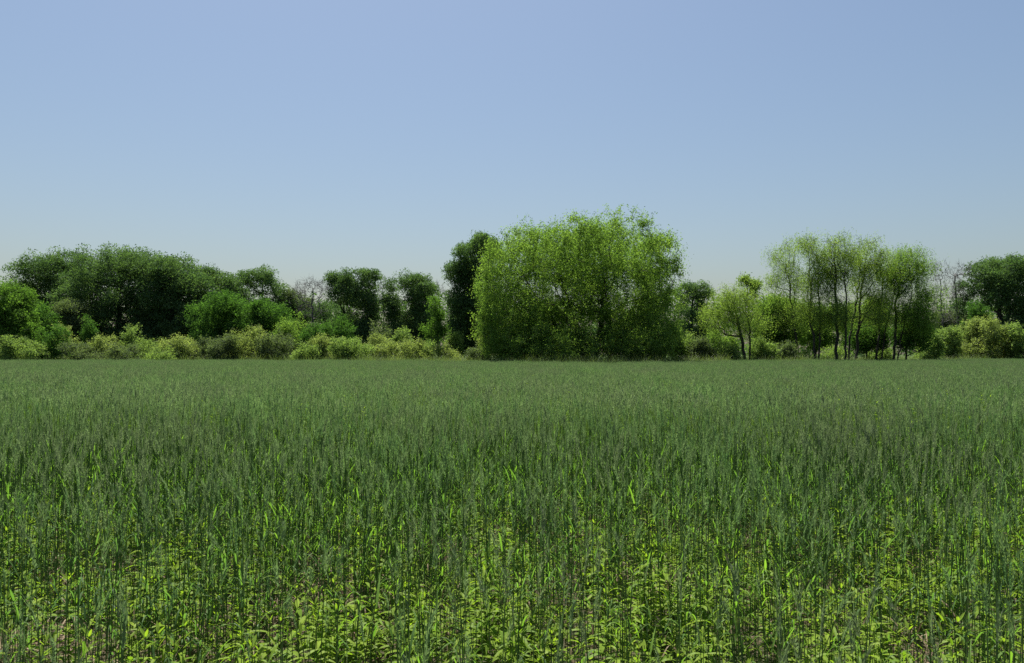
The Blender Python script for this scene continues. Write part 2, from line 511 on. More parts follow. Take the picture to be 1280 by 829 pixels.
# --- left end
make_tree("young_tree", "bright fresh green tree cut by the left border of the picture", "tree", 88, [(2, .22, 0, 370)],
          [(-12, 372, 32, 30), (14, 378, 22, 26), (-4, 410, 40, 34), (28, 408, 20, 26), (6, 432, 42, 16)], "young", 17000, seed=21, shape="spray", leaf_size=.2, per=40, clump=.9)
make_tree("oak_tree", "dark oak at the left shoulder of the big domed oak mass", "tree", 122, [(66, .45, 66, 350)],
          [(48, 345, 24, 22), (76, 338, 28, 20), (92, 352, 24, 26), (40, 372, 20, 24), (66, 378, 36, 30), (80, 410, 40, 28), (44, 405, 26, 26)], "oak", 24000, seed=22, leaf_size=.27, clump=1.25, per=60, shell=.45)
make_tree("oak_tree", "dark oak forming the top of the domed oak mass on the left", "tree", 116, [(148, .55, 148, 345)],
          [(118, 338, 26, 22), (150, 330, 30, 20), (178, 338, 28, 20), (140, 365, 48, 36), (172, 375, 36, 34), (110, 375, 32, 34), (150, 408, 58, 28), (200, 352, 20, 20)], "oak", 32000, seed=23, leaf_size=.27, clump=1.3, per=60, shell=.45)
make_tree("oak_tree", "dark oak right of the dome's top, its cauliflower crown sunlit on top", "tree", 113, [(215, .5, 215, 355)],
          [(198, 342, 24, 18), (222, 342, 24, 18), (242, 355, 20, 18), (205, 372, 32, 28), (238, 382, 28, 28), (212, 408, 42, 26), (250, 404, 22, 26)], "oak", 26000, seed=24, leaf_size=.27, clump=1.25, per=60, shell=.45)
make_tree("oak_tree", "lower oak at the right end of the domed oak mass", "tree", 120, [(272, .35, 272, 365)],
          [(262, 350, 20, 14), (284, 358, 20, 14), (258, 370, 24, 20), (288, 376, 20, 18), (272, 400, 34, 26)], "oak", 14000, seed=25, leaf_size=.26, clump=1.1, per=60, shell=.45)
make_tree("shade_tree", "deep green understory tree below the left oaks, left of the domed mass", "tree", 104, [(48, .16, 46, 395)],
          [(42, 395, 20, 18), (56, 405, 22, 20), (44, 424, 24, 16)], "maple", 9000, seed=26, leaf_size=.22, clump=.9, per=45)
make_tree("shade_tree", "dull grey-green small tree in the shade of the left oaks", "tree", 108, [(88, .14, 88, 390)],
          [(86, 388, 16, 14), (78, 402, 18, 14), (94, 408, 16, 16)], "grey", 6000, seed=27, leaf_size=.2, clump=.9, per=40)
# --- left middle
make_tree("maple_tree", "mid green rounded tree in front of the right end of the oaks", "tree", 98, [(284, .25, 284, 385)],
          [(286, 382, 24, 16), (264, 396, 24, 20), (302, 398, 24, 20), (276, 416, 38, 22), (312, 418, 22, 18)], "maple", 20000, seed=28, leaf_size=.2, clump=.95, per=45, shape="spray")
make_tree("maple_tree", "mid green small tree with layered sprays below the dark pointed oak", "tree", 99, [(334, .2, 332, 400)],
          [(326, 388, 18, 12), (344, 394, 18, 12), (322, 408, 22, 16), (348, 412, 22, 16)], "maple", 11000, seed=29, leaf_size=.2, clump=.9, per=45, shape="spray")
make_tree("oak_tree", "dark pointed oak with a flat dark top between the oak mass and the bare tree", "tree", 126, [(326, .3, 326, 355)],
          [(316, 350, 15, 10), (332, 346, 14, 9), (344, 362, 12, 10), (322, 370, 22, 16), (350, 378, 14, 14), (330, 395, 28, 18)], "oak", 11000, seed=30, leaf_size=.25, clump=1.0, per=50, shell=.4)
make_tree("thin_tree", "sparse greyish half-dead tree just left of the bare tree", "tree", 128, [(366, .2, 364, 370), (374, .14, 378, 372)],
          [(362, 376, 14, 16), (378, 384, 14, 16), (368, 402, 22, 20)], "grey", 4200, seed=31, leaf_size=.2, clump=.9, per=30)
make_tree("bare_tree", "leafless grey tree with fanned branches between the half-dead tree and the dark two-headed tree", "tree", 118, [(392, 0.156, 391, 362)],
          [(376, 366, 12, 14), (390, 358, 12, 14), (404, 364, 12, 14), (390, 385, 22, 18)], "grey", 0, bare_nodes=480, seed=32, bark="bark_grey", bf=.2, shell=.2)
make_tree("shade_tree", "low dark thicket tree under the bare grey tree", "tree", 130, [(398, .2, 398, 400)],
          [(384, 392, 20, 12), (408, 392, 20, 14), (366, 404, 22, 16), (398, 412, 36, 22)], "oak", 8500, seed=33, leaf_size=.24, clump=1.0, per=45)
make_tree("oak_tree", "dark tree with a two-headed crown and sky between its heads", "tree", 108, [(432, .26, 429, 355), (456, .24, 460, 350)],
          [(420, 352, 9, 10), (434, 350, 11, 10), (430, 370, 14, 14), (456, 346, 9, 8), (468, 346, 8, 7), (460, 362, 12, 12), (446, 372, 14, 14), (464, 382, 12, 16), (448, 395, 26, 22), (440, 416, 34, 20)], "oak", 21000, seed=34, leaf_size=.22, clump=.85, per=45, shell=.4, copies=2)
make_tree("oak_tree", "dark round-headed tree with a pale sky gap low in its crown", "tree", 110, [(520, .3, 520, 352)],
          [(490, 362, 11, 10), (508, 353, 14, 10), (526, 356, 14, 12), (538, 368, 10, 12), (524, 372, 18, 14), (490, 384, 12, 18), (524, 398, 22, 18), (498, 410, 22, 20), (528, 420, 20, 16)], "oak", 22000, seed=35, leaf_size=.22, clump=.85, per=45, shell=.4, copies=2)
make_tree("bare_tree", "thin leafless treetop between the round-headed dark tree and the tall dark column", "tree", 122, [(550, 0.117, 549, 368)],
          [(546, 364, 10, 14), (554, 370, 8, 14), (550, 392, 12, 16)], "grey", 0, bare_nodes=170, seed=36, bark="bark_grey", bf=.2, shell=.2)
make_tree("bare_tree", "few leafless twigs sticking out between the two-headed and the round-headed dark trees", "tree", 124, [(480, 0.101, 478, 360)],
          [(478, 356, 9, 10), (478, 376, 9, 14)], "grey", 0, bare_nodes=90, seed=37, bark="bark_grey", bf=.2, shell=.2)
make_tree("slim_tree", "slim pale green young tree with a thin straight stem left of the tall dark column", "tree", 84, [(547, .09, 543, 380)],
          [(544, 382, 8, 12), (548, 398, 9, 12), (536, 416, 12, 14), (552, 416, 9, 12)], "young", 2800, seed=38, leaf_size=.15, clump=.6, per=30, shape="spray")
make_tree("oak_tree", "tall dark column-shaped tree against the left side of the great round tree", "tree", 90, [(586, .32, 588, 320)],
          [(582, 318, 12, 14), (600, 306, 13, 12), (612, 312, 12, 16), (572, 345, 14, 16), (594, 345, 22, 24), (576, 376, 20, 20), (598, 385, 22, 26), (580, 408, 24, 20), (586, 430, 24, 12)], "oak", 30000, seed=39, leaf_size=.19, clump=.8, per=50, shell=.4)
# --- right of the great tree
make_tree("oak_tree", "dark distant tree in the gap right of the great round tree", "tree", 120, [(866, .3, 866, 380)],
          [(858, 366, 12, 10), (876, 366, 13, 9), (866, 385, 20, 18), (868, 408, 22, 16)], "oak", 9000, seed=40, leaf_size=.24, clump=1.0, per=45)
make_tree("willow_tree", "small drooping yellow-green willow with a dark leaning stem", "tree", 80, [(932, 0.156, 915, 375), (936, 0.094, 930, 372)],
          [(905, 372, 22, 18), (926, 368, 18, 16), (892, 392, 16, 18), (912, 400, 26, 20), (936, 395, 16, 20)], "willow", 13000, seed=41, copies=2, leaf_size=.16, aspect=.3, clump=.8, per=40, shape="weep")
make_tree("thin_tree", "thin see-through tree rising behind the small drooping willow", "tree", 96, [(938, .1, 934, 355)],
          [(930, 352, 8, 9), (944, 358, 9, 9), (938, 372, 12, 14)], "willow", 1800, seed=42, leaf_size=.16, clump=.6, per=22, shape="spray")
make_tree("bush_tree", "bright bushy tree filling the gap left of the slender tall trees", "tree", 92, [(970, .15, 968, 400)],
          [(962, 384, 18, 14), (982, 392, 22, 16), (956, 408, 22, 18), (985, 415, 24, 20), (965, 430, 30, 16)], "fresh", 17000, seed=43, leaf_size=.19, clump=.85, per=40, shape="spray")
# slender willows
make_tree("willow_tree", "leftmost slender tall tree, airy grey-green crown full of sky", "tree", 88, [(998, 0.101, 985, 330), (1003, 0.070, 998, 340)],
          [(975, 312, 14, 14), (992, 302, 12, 10), (985, 330, 18, 14), (970, 346, 15, 12), (1000, 350, 14, 12), (990, 372, 24, 14)], "willow", 9500, seed=44, leaf_size=.16, aspect=.32, clump=.85, per=30, shape="weep", group=WIL, shell=.1)
make_tree("willow_tree", "slender tree on paired dark stems, crown peak left of the tallest domed one", "tree", 83, [(1019, 0.117, 1015, 320), (1026, 0.094, 1026, 340)],
          [(1010, 300, 13, 11), (1022, 322, 13, 14), (1030, 338, 14, 12), (1014, 348, 16, 14), (1026, 368, 20, 16), (1012, 380, 18, 14)], "willow", 12500, seed=45, leaf_size=.16, aspect=.32, clump=.8, per=34, shape="weep", group=WIL, shell=.1)
make_tree("willow_tree", "tallest of the slender trees, with a domed top on a straight dark stem", "tree", 82, [(1046, 0.148, 1045, 315), (1052, 0.101, 1052, 345)],
          [(1045, 296, 17, 11), (1034, 312, 14, 14), (1058, 316, 14, 16), (1050, 338, 16, 16), (1040, 362, 18, 16), (1056, 376, 18, 16)], "willow", 13000, seed=46, leaf_size=.16, aspect=.32, clump=.8, per=34, shape="weep", group=WIL, shell=.1)
make_tree("willow_tree", "leaning slender tree with a rounded yellow-green top right of the tallest domed one", "tree", 84, [(1061, 0.101, 1078, 330), (1072, 0.140, 1086, 318)],
          [(1086, 302, 19, 12), (1074, 318, 12, 14), (1102, 320, 13, 14), (1088, 336, 17, 16), (1076, 358, 18, 16), (1098, 366, 16, 16)], "willow", 14000, seed=47, leaf_size=.16, aspect=.32, clump=.8, per=34, shape="weep", group=WIL, shell=.1)
make_tree("willow_tree", "slender tree with a forked leaning stem between the rounded top and the full rightmost willow", "tree", 86, [(1094, 0.109, 1105, 345), (1098, 0.078, 1118, 365)],
          [(1108, 342, 15, 14), (1118, 362, 15, 16), (1100, 378, 16, 12)], "willow", 6500, seed=48, leaf_size=.16, aspect=.32, clump=.8, per=32, shape="weep", group=WIL, shell=.1)
make_tree("willow_tree", "fullest of the slender trees, wide green crown sloping down next to the bare tree", "tree", 85, [(1118, 0.133, 1130, 340), (1122, 0.078, 1145, 370)],
          [(1130, 318, 18, 13), (1122, 336, 18, 16), (1146, 334, 16, 16), (1140, 356, 22, 18), (1156, 366, 16, 18), (1130, 384, 24, 16), (1152, 396, 16, 18)], "fresh", 22000, seed=49, leaf_size=.16, aspect=.36, clump=.8, per=38, shape="weep", group=WIL, shell=.2)
make_tree("bush_tree", "dark green low bushy tree in shade at the foot of the fullest slender tree", "tree", 87, [(1132, .1, 1132, 415)],
          [(1132, 424, 14, 14), (1150, 418, 14, 14)], "maple", 4500, seed=50, leaf_size=.18, clump=.8, per=40)
make_tree("bush_tree", "dark low shrubby tree between the stems of the slender trees", "tree", 88, [(1084, .1, 1084, 415)],
          [(1078, 418, 16, 16), (1094, 424, 16, 14)], "maple", 5500, seed=51, leaf_size=.18, clump=.8, per=40)
make_tree("bush_tree", "bright sunlit bushy tree seen between the slender stems, left half", "tree", 98, [(1020, .12, 1020, 405)],
          [(1006, 404, 20, 16), (1030, 400, 20, 16), (1016, 424, 30, 18)], "fresh", 9500, seed=52, leaf_size=.2, clump=.9, per=40, shape="spray")
make_tree("bush_tree", "bright sunlit bushy tree seen between the slender stems, right half", "tree", 99, [(1080, .12, 1080, 400)],
          [(1064, 402, 18, 18), (1090, 392, 20, 18), (1080, 422, 30, 18)], "fresh", 9500, seed=53, leaf_size=.2, clump=.9, per=40, shape="spray")
# --- right end
make_tree("bare_tree", "big leafless grey tree between the slender trees and the dark oak at the right", "tree", 128, [(1182, 0.133, 1178, 350), (1194, 0.172, 1196, 345)],
          [(1172, 342, 13, 18), (1196, 340, 14, 16), (1214, 344, 11, 15), (1186, 365, 16, 16), (1204, 370, 14, 14), (1186, 395, 16, 14)], "grey", 0, bare_nodes=720, seed=54, bark="bark_grey", bf=.2, shell=.2)
make_tree("oak_tree", "dark rounded oak cut by the right border of the picture", "tree", 124, [(1252, .5, 1252, 350)],
          [(1234, 344, 18, 15), (1256, 338, 20, 14), (1278, 342, 20, 16), (1240, 364, 24, 22), (1270, 368, 30, 24), (1250, 395, 34, 26), (1290, 395, 26, 28)], "oak", 26000, seed=55, leaf_size=.27, clump=1.2, per=60, shell=.45)
make_tree("shade_tree", "narrow dark thin-leaved tree between the big leafless tree and the right oak", "tree", 126, [(1212, .15, 1210, 370)],
          [(1208, 364, 8, 12), (1204, 384, 12, 14), (1212, 402, 16, 14)], "oak", 5500, seed=56, leaf_size=.22, clump=.8, per=36)
make_tree("shade_tree", "dark brownish thicket tree under the big leafless tree", "tree", 132, [(1186, .15, 1186, 400)],
          [(1178, 402, 14, 14), (1194, 404, 16, 14), (1186, 420, 26, 16)], "grey", 5000, seed=57, leaf_size=.24, clump=1, per=40)
make_tree("young_tree", "small pointed green tree in front of the right oak above the bushes", "tree", 112, [(1220, .1, 1220, 390)],
          [(1220, 390, 10, 12), (1214, 402, 14, 10), (1228, 402, 12, 10)], "maple", 4500, seed=58, leaf_size=.2, clump=.7, per=36, shape="spray")

# ------------------------------------------------------------------ distant wood that reads as one dark mass through the gaps
def distant_wood():
    rng = np.random.default_rng(88)
    n = 2600
    Yd = rng.uniform(165, 205, n)
    X = rng.uniform(-0.85, 0.85, n) * Yd
    vn = VNoise(12)
    top = 9.5 + 7.0 * vn(X / 1.0 + 500, Yd * 0 + 20, 14)
    Z = top * rng.random(n) ** 0.7
    C = np.stack([X, Yd, Z], 1)
    per = 18
    P = np.repeat(C, per, 0) + norm(rng.normal(size=(n * per, 3))) * rng.random((n * per, 1)) ** .5 * np.array([1.9, 1.9, 1.4])
    P = P[P[:, 2] > 0.1]
    V, Q = leaves_np(P, .85, .6, .9, rng)
    o = obj("distant_wood", mesh_np("distant_wood", V, Q, M["oak"], np.clip(rng.normal(.4, .25, len(Q)), 0, 1)))
    tag(o, "dark distant wood closing the gaps low behind all the edge trees", "wood", kind="stuff")
    COUNT["leaf_faces"] += len(Q)
distant_wood()

# ------------------------------------------------------------------ bushes along the field edge
def bush(px, ty, w, Y, leaf, n, label, seed, shape="dome", name="bush", size=.15):
    by = HZ + CAMH * F / Y
    h = by - ty
    rr = np.random.default_rng(seed + 3); q = rr.uniform(-.05, .22)
    ty -= h * q; h *= 1 + q; w *= rr.uniform(.85, 1.4)
    r = np.random.default_rng(seed + 7)
    lob = [(px + r.uniform(-.3, .3) * w, ty + h * .28, w * .42, h * .28), (px, ty + h * .7, w * .9, h * .32)]
    for _ in range(4):
        q = r.uniform(-.75, .75) * w; dy = r.uniform(.3, .6) * h
        lob.append((px + q, ty + dy, w * r.uniform(.25, .45), h * r.uniform(.22, .34)))
    n = int(n * .82)
    make_tree(name, label, "bush", Y, [(px, .06, px - w * .3, ty + h * .3), (px + 2, .05, px + w * .35, ty + h * .35), (px - 1, .05, px, ty + h * .25)],
              lob, leaf, n, clump=.62, per=30, leaf_size=size * 1.05, aspect=.5, seed=seed, shape=shape, zmin=.15, copies=2, group="bushes along the field edge", tvar=.5, up=.95)

B = [
 (20, 424, 26, 84, "bush", 5000, "low light green bush at the foot of the tree on the left border"),
 (62, 414, 16, 88, "maple", 4200, "dark green upright bush between the left border tree and the pale bushes"),
 (84, 413, 20, 94, "yellow", 4200, "pale yellow-green bush with a flat top left of the slim sapling"),
 (110, 398, 8, 93, "maple", 1800, "slim leafy sapling poking up against the black shade under the oaks"),
 (132, 421, 26, 91, "yellow", 5200, "wide pale bush below the middle of the domed oaks"),
 (166, 413, 14, 93, "bush", 2800, "fan-leaved light bush reaching up into the oaks' shade"),
 (150, 430, 28, 88, "grey", 3600, "low dull bush at the field edge in front of the wide pale bush"),
 (98, 432, 24, 87, "grey", 3200, "low greyish bush at the field edge left of the dull one"),
 (190, 424, 24, 92, "bush", 4400, "light green bush below the right half of the domed oaks"),
 (222, 422, 26, 90, "yellow", 5000, "bright yellow-green mound of bush right of the domed oaks' shade"),
 (256, 426, 22, 91, "grey", 3800, "grey-green loose bush left of the mauve-grey shrubs"),
 (200, 434, 24, 87, "bush", 2800, "low green bush lining the rye below the domed oaks"),
 (280, 424, 24, 88, "grey", 4800, "mauve-grey shrub in front of the rounded mid green tree"),
 (312, 414, 24, 89, "yellow", 5600, "tall yellow-green bush below the layered small tree"),
 (345, 418, 24, 88, "grey", 5200, "dark-based grey bush right of the tall yellow-green one"),
 (372, 400, 20, 94, "fresh", 5200, "vivid green bush below the half-dead tree"),
 (352, 404, 16, 95, "fresh", 3600, "vivid green bush left of the one below the half-dead tree"),
 (392, 412, 18, 92, "maple", 4000, "deep green bush under the leafless grey tree"),
 (380, 428, 22, 86, "bush", 4200, "low light bush at the rye edge under the leafless grey tree"),
 (424, 392, 22, 97, "maple", 6200, "tall green shrub below the left head of the two-headed tree"),
 (405, 424, 20, 88, "yellow", 4000, "low yellow-green bush left of the dark-hearted round bush"),
 (440, 424, 24, 84, "bush", 6800, "round bush with a dark heart standing forward at the rye edge"),
 (466, 420, 20, 90, "yellow", 4200, "pale bush right of the dark-hearted round bush"),
 (474, 406, 14, 97, "grey", 2600, "small dull bush under the gap between the dark trees"),
 (488, 428, 20, 86, "yellow", 3800, "low pale yellow bush below the sky gap"),
 (506, 412, 16, 96, "bush", 3400, "light bush at the foot of the round-headed dark tree"),
 (515, 430, 20, 84, "yellow", 3600, "low pale bush left of the slim young tree"),
 (534, 420, 14, 88, "bush", 3000, "upright leafy bush at the foot of the slim young tree"),
 (560, 434, 16, 82, "yellow", 3400, "small round yellow bush at the foot of the tall dark column"),
 (566, 414, 12, 86, "bush", 2200, "small light shrub left of the tall dark column's foot"),
 (600, 432, 12, 76, "grey", 1800, "small greyish shrub between the dark column and the great tree"),
 (606, 400, 10, 79, "yellow", 1500, "yellowish low branch-like shrub at the left skirt of the great tree"),
 (845, 404, 14, 82, "fresh", 3600, "bright shrub at the right skirt of the great tree"),
 (858, 420, 20, 82, "bush", 4800, "light bush right of the great tree"),
 (880, 424, 20, 80, "grey", 4600, "dark-based grey-green bush left of the small drooping willow"),
 (900, 412, 20, 90, "fresh", 4600, "bright bush behind the small drooping willow's stem"),
 (908, 428, 16, 79, "bush", 3600, "low light bush at the foot of the small drooping willow"),
 (955, 426, 22, 82, "bush", 4600, "low green bush right of the small willow's stem"),
 (985, 430, 22, 83, "grey", 4200, "dull low bush left of the slender trees' stems"),
 (1008, 434, 16, 86, "bush", 2600, "low bush at the foot of the leftmost slender tree"),
 (1040, 436, 18, 90, "bush", 2600, "low bush behind the paired stems"),
 (1104, 434, 18, 90, "bush", 2600, "low bush behind the forked leaning stem"),
 (1160, 416, 16, 96, "bush", 4200, "light bush at the right foot of the fullest slender tree"),
 (1182, 406, 20, 106, "bush", 6500, "round light green bush with dark base under the big leafless tree"),
 (1214, 404, 16, 108, "yellow", 4600, "yellow-topped bush, highest between the leafless tree and the right oak"),
 (1228, 400, 24, 106, "yellow", 7200, "big yellowish bush in front of the right oak"),
 (1256, 412, 16, 106, "yellow", 4200, "yellow-green bush between the big yellowish one and the right border"),
 (1280, 402, 22, 104, "bush", 5600, "green bush cut by the right border of the picture"),
]
for i, b in enumerate(B):
    bush(b[0], b[1], b[2], b[3], b[4], b[5], b[6], 200 + i, shape="dome" if i % 3 == 0 else "spray", size=.15 if b[3] < 95 else .18)

# ------------------------------------------------------------------ rye: parts of one plant
def strip(path, width, nrm, fold=0.0):
    """leaf blade along a path (n,3): two rows of quads with a slight keel"""
    n = len(path)
    T = norm(np.gradient(path, axis=0))
    S = norm(np.cross(T, np.broadcast_to(nrm, T.shape)))
    U = np.cross(S, T)
    w = width[:, None]
    V = np.concatenate([path + S * w, path - U * w * fold, path - S * w])
    i = np.arange(n - 1)
    Q = np.concatenate([np.stack([i, i + 1, n + i + 1, n + i], 1), np.stack([n + i, n + i + 1, 2 * n + i + 1, 2 * n + i], 1)])
    return V, Q

class Geo:
    def __init__(s): s.V = []; s.Q = []; s.T = []; s.m = []; s.t = []; s.n = 0
    def add(s, V, Q, mi, tint):
        if Q.shape[1] == 3: Q = np.concatenate([Q, Q[:, 2:3]], 1)
        s.V.append(V); s.Q.append(Q + s.n); s.m.append(np.full(len(Q), mi)); s.t.append(np.full(len(Q), tint)); s.n += len(V)
    def mesh(s, name, mats):
        V = np.concatenate(s.V); Q = np.concatenate(s.Q); m = np.concatenate(s.m); t = np.concatenate(s.t)
        tri = Q[:, 2] == Q[:, 3]
        return mesh_np(name, V, [Q[~tri], Q[tri][:, :3]], mats, np.concatenate([t[~tri], t[tri]]), np.concatenate([m[~tri], m[tri]]))

def tube_path(P, R, sides):
    return tubes(P[:-1], P[1:], R[:-1], R[1:], sides)

def rye_geo(rng, g, base=(0, 0), h=1.0, detail=2, lean=None):
    """adds stem, ear, awns and leaves of one rye plant to the dict of Geo objects g (keys stem, ear, awns, leaf list)"""
    az = rng.uniform(0, 2 * np.pi); d = np.array([math.cos(az), math.sin(az), 0])
    ln = rng.uniform(0.0, 0.08) if lean is None else lean
    ns = 7 if detail == 2 else 4
    t = np.linspace(0, 1, ns)[:, None]
    b = np.array([base[0], base[1], -0.04])
    stem = b + np.array([0, 0, h]) * t + d * (ln * h * t ** 2.2)
    el = rng.uniform(0.075, 0.11)
    top = stem[-1]
    r = np.linspace(0.0026, 0.0014, ns)
    if detail == 2: V, Q = tube_path(stem, r, 4)
    else:
        a_ = rng.uniform(0, 6.28)
        V, Q = strip(stem, r * 1.3, np.array([math.cos(a_), math.sin(a_), 0.1]), 0.5)
    tt = rng.uniform(0, 1)
    g["stem"].add(V, Q, 0, tt)
    # ear: spindle of alternating spikelets that nods with the stem
    sd = norm((stem[-1] - stem[-2])[None])[0]
    nod = rng.uniform(0.0, 0.3)
    nr = 18 if detail == 2 else 7
    k = np.linspace(0.0, 0.92, nr)
    up_ = np.array([0, 0, 1.0])
    axis = lambda q: top + (sd * q[:, None] + d * nod * q[:, None] ** 2 * 0.6 - up_ * nod * 0.25 * q[:, None] ** 2) * el
    pe = axis(k)
    sa = rng.uniform(0, 6.28)
    lat = norm(np.cross(sd, [math.cos(sa), math.sin(sa), 0.1])); lat2 = np.cross(sd, lat)
    sg = np.where(np.arange(nr) % 2, 1.0, -1.0)[:, None]
    out_ = lat * sg + lat2 * rng.normal(size=(nr, 1)) * 0.5
    ed = norm(axis(k + .05) - pe)
    ad = norm(ed + out_ * 0.30)
    face = norm(np.cross(ad, out_) + rng.normal(size=(nr, 3)) * .5)
    ls = (0.019 if detail == 2 else 0.034) * (1.05 - 0.45 * np.abs(k - .4))[:, None]
    ws = norm(np.cross(ad, np.cross(face, ad))) * (0.0042 if detail == 2 else 0.0062)
    V = np.stack([pe, pe + ad * ls * .45 + ws + out_ * .002, pe + ad * ls, pe + ad * ls * .45 - ws], 1).reshape(-1, 3)
    te = rng.uniform(0, 1)
    g["ear"].add(V, np.arange(nr * 4).reshape(-1, 4), 1, te)
    # awns
    la = rng.uniform(0.035, 0.065, nr)[:, None]
    aw = norm(ed + out_ * 0.22 + rng.normal(size=(nr, 3)) * .08)
    wv = norm(np.cross(aw, rng.normal(size=(nr, 3)))) * (0.0008 if detail == 2 else 0.0022)
    p0 = pe + ad * ls * .9
    V = np.stack([p0 - wv, p0 + wv, p0 + aw * la], 1).reshape(-1, 3)
    g["awns"].add(V, np.arange(nr * 3).reshape(-1, 3), 1, min(1, te + .25))
    nl = rng.integers(3, 6) if detail == 2 else 4
    for i in range(nl):
        f = rng.uniform(0.08, 0.72)
        p0 = stem[0] + (stem[-1] - stem[0]) * f * 0.98
        a = rng.uniform(0, 2 * np.pi); o = np.array([math.cos(a), math.sin(a), 0])
        L = rng.uniform(0.10, 0.24); n = 6 if detail == 2 else 4
        u = np.linspace(0, 1, n)[:, None]
        dr = rng.uniform(0.15, 1.1)
        path = p0 + L * (o * u * rng.uniform(.35, .8) + np.array([0, 0, 1.0]) * (u * 0.85 - dr * u ** 2.2))
        w = np.sin(np.pi * (0.15 + 0.85 * u[:, 0]) ** 0.8) * rng.uniform(0.003, 0.0056) + 0.0003
        nrm = np.cross(o, [0, 0, 1]); nrm = np.cross(nrm, o) + o * 0.3
        V, Q = strip(path, w, nrm, 0.25)
        lg = Geo(); dead = f < 0.25 and rng.random() < 0.5
        tl = rng.uniform(0, 1)
        lg.add(V, Q, 3 if dead else 2, tl)
        g["leaf"].append((lg, V, Q, 3 if dead else 2, tl))
    return g

RYE_MATS = [M["rye_stem"], M["rye_ear"], M["rye_leaf"], M["straw"]]
def rye_mesh(name, seed, n, spread, detail, hmu=1.0, hs=0.07):
    rng = np.random.default_rng(seed)
    G = Geo()
    for i in range(n):
        a = rng.uniform(0, 2 * np.pi); rr = spread * math.sqrt(rng.random())
        g = {"stem": G, "ear": G, "awns": G, "leaf": []}
        rye_geo(rng, g, (rr * math.cos(a), rr * math.sin(a)), rng.normal(hmu, hs), detail)
        for _, V, Q, mi, tl in g["leaf"]: G.add(V, Q, mi, tl)
    return G.mesh(name, RYE_MATS)

def scatter(name, label, cat, meshes, P, rotz, tilt, scale, seed):
    """one uncountable stand of plants: points carrying shared plant meshes"""
    rng = np.random.default_rng(seed)
    me = bpy.data.meshes.new(name)
    n = len(P)
    me.vertices.add(n); me.vertices.foreach_set("co", np.asarray(P, np.float32).reshape(-1))
    ax = rng.uniform(0, 2 * np.pi, n)
    rot = np.stack([tilt * np.cos(ax), tilt * np.sin(ax), rotz], 1)
    for nm, ty, val in (("rot", 'FLOAT_VECTOR', rot), ("scl", 'FLOAT', scale), ("pick", 'INT', rng.integers(0, len(meshes), n))):
        a = me.attributes.new(nm, ty, 'POINT')
        if ty == 'FLOAT_VECTOR': a.data.foreach_set("vector", np.asarray(val, np.float32).reshape(-1))
        elif ty == 'INT': a.data.foreach_set("value", np.asarray(val, np.int32))
        else: a.data.foreach_set("value", np.asarray(val, np.float32))
    o = obj(name, me)
    for m in meshes[0].materials: me.materials.append(m)
    tag(o, label, cat, kind="stuff")
    ng = bpy.data.node_groups.new(name, 'GeometryNodeTree')
    ng.interface.new_socket("Geometry", in_out='INPUT', socket_type='NodeSocketGeometry')
    ng.interface.new_socket("Geometry", in_out='OUTPUT', socket_type='NodeSocketGeometry')
    N, L = ng.nodes, ng.links
    gi = N.new("NodeGroupInput"); go = N.new("NodeGroupOutput")
    g2i = N.new("GeometryNodeGeometryToInstance")
    for m in reversed(meshes):
        src = bpy.data.objects.new(name + "_source", m)
        oi = N.new("GeometryNodeObjectInfo"); oi.inputs["Object"].default_value = src
        oi.inputs["As Instance"].default_value = False
        L.new(oi.outputs["Geometry"], g2i.inputs[0])
    iop = N.new("GeometryNodeInstanceOnPoints")
    iop.inputs["Pick Instance"].default_value = True
    def attr(nm, ty):
        a = N.new("GeometryNodeInputNamedAttribute"); a.data_type = ty; a.inputs["Name"].default_value = nm
        return a.outputs["Attribute"]
    L.new(gi.outputs[0], iop.inputs["Points"])
    L.new(g2i.outputs[0], iop.inputs["Instance"])
    L.new(attr("pick", 'INT'), iop.inputs["Instance Index"])
    e2r = N.new("FunctionNodeEulerToRotation")
    L.new(attr("rot", 'FLOAT_VECTOR'), e2r.inputs[0])
    L.new(e2r.outputs[0], iop.inputs["Rotation"])
    L.new(attr("scl", 'FLOAT'), iop.inputs["Scale"])
    L.new(iop.outputs[0], go.inputs[0])
    md = o.modifiers.new("stand", 'NODES'); md.node_group = ng
    return o

def copy_tree(o, loc, rot, scale):
    c = o.copy(); COL.objects.link(c)
    c.location = loc; c.rotation_euler = rot; c.scale = (scale,) * 3
    for ch in KIDS[o.name]:
        d = ch.copy(); COL.objects.link(d); d.parent = c
        for g in KIDS.get(ch.name, ()):
            e = g.copy(); COL.objects.link(e); e.parent = d
    return c
KIDS = {}

def rye_plant_proto(seed):
    rng = np.random.default_rng(seed)
    g = {"stem": Geo(), "ear": Geo(), "awns": Geo(), "leaf": []}
    rye_geo(rng, g, (0, 0), rng.normal(1.0, .04), 2)
    root = empty("rye_plant", (0, 0, 0))
    kids = [obj("stem", g["stem"].mesh("stem", RYE_MATS), root)]
    ear = obj("ear", g["ear"].mesh("ear", RYE_MATS), root); kids.append(ear)
    aw = obj("awns", g["awns"].mesh("awns", RYE_MATS), ear); aw["kind"] = "stuff"
    for lg, *_ in g["leaf"]:
        kids.append(obj("leaf", lg.mesh("leaf", RYE_MATS), root))
    KIDS[root.name] = kids; KIDS[ear.name] = [aw]
    return root

# weeds: upright stem, pairs of lance-shaped leaves
WEED_MATS = [M["weed_stem"], M["weed"]]
def weed_leaf(L, W, droop, curl, up):
    u = np.linspace(0, 1, 6)
    x = L * u * math.cos(up); z = L * (u * math.sin(up) - droop * u ** 2)
    path = np.stack([x, np.zeros(6), z], 1)
    w = W * np.sin(np.pi * np.clip(u, 0.03, 1) ** 0.8) ** 0.9 + 0.0006
    return strip(path, w, np.array([0, 0, 1.0]), 0.35)

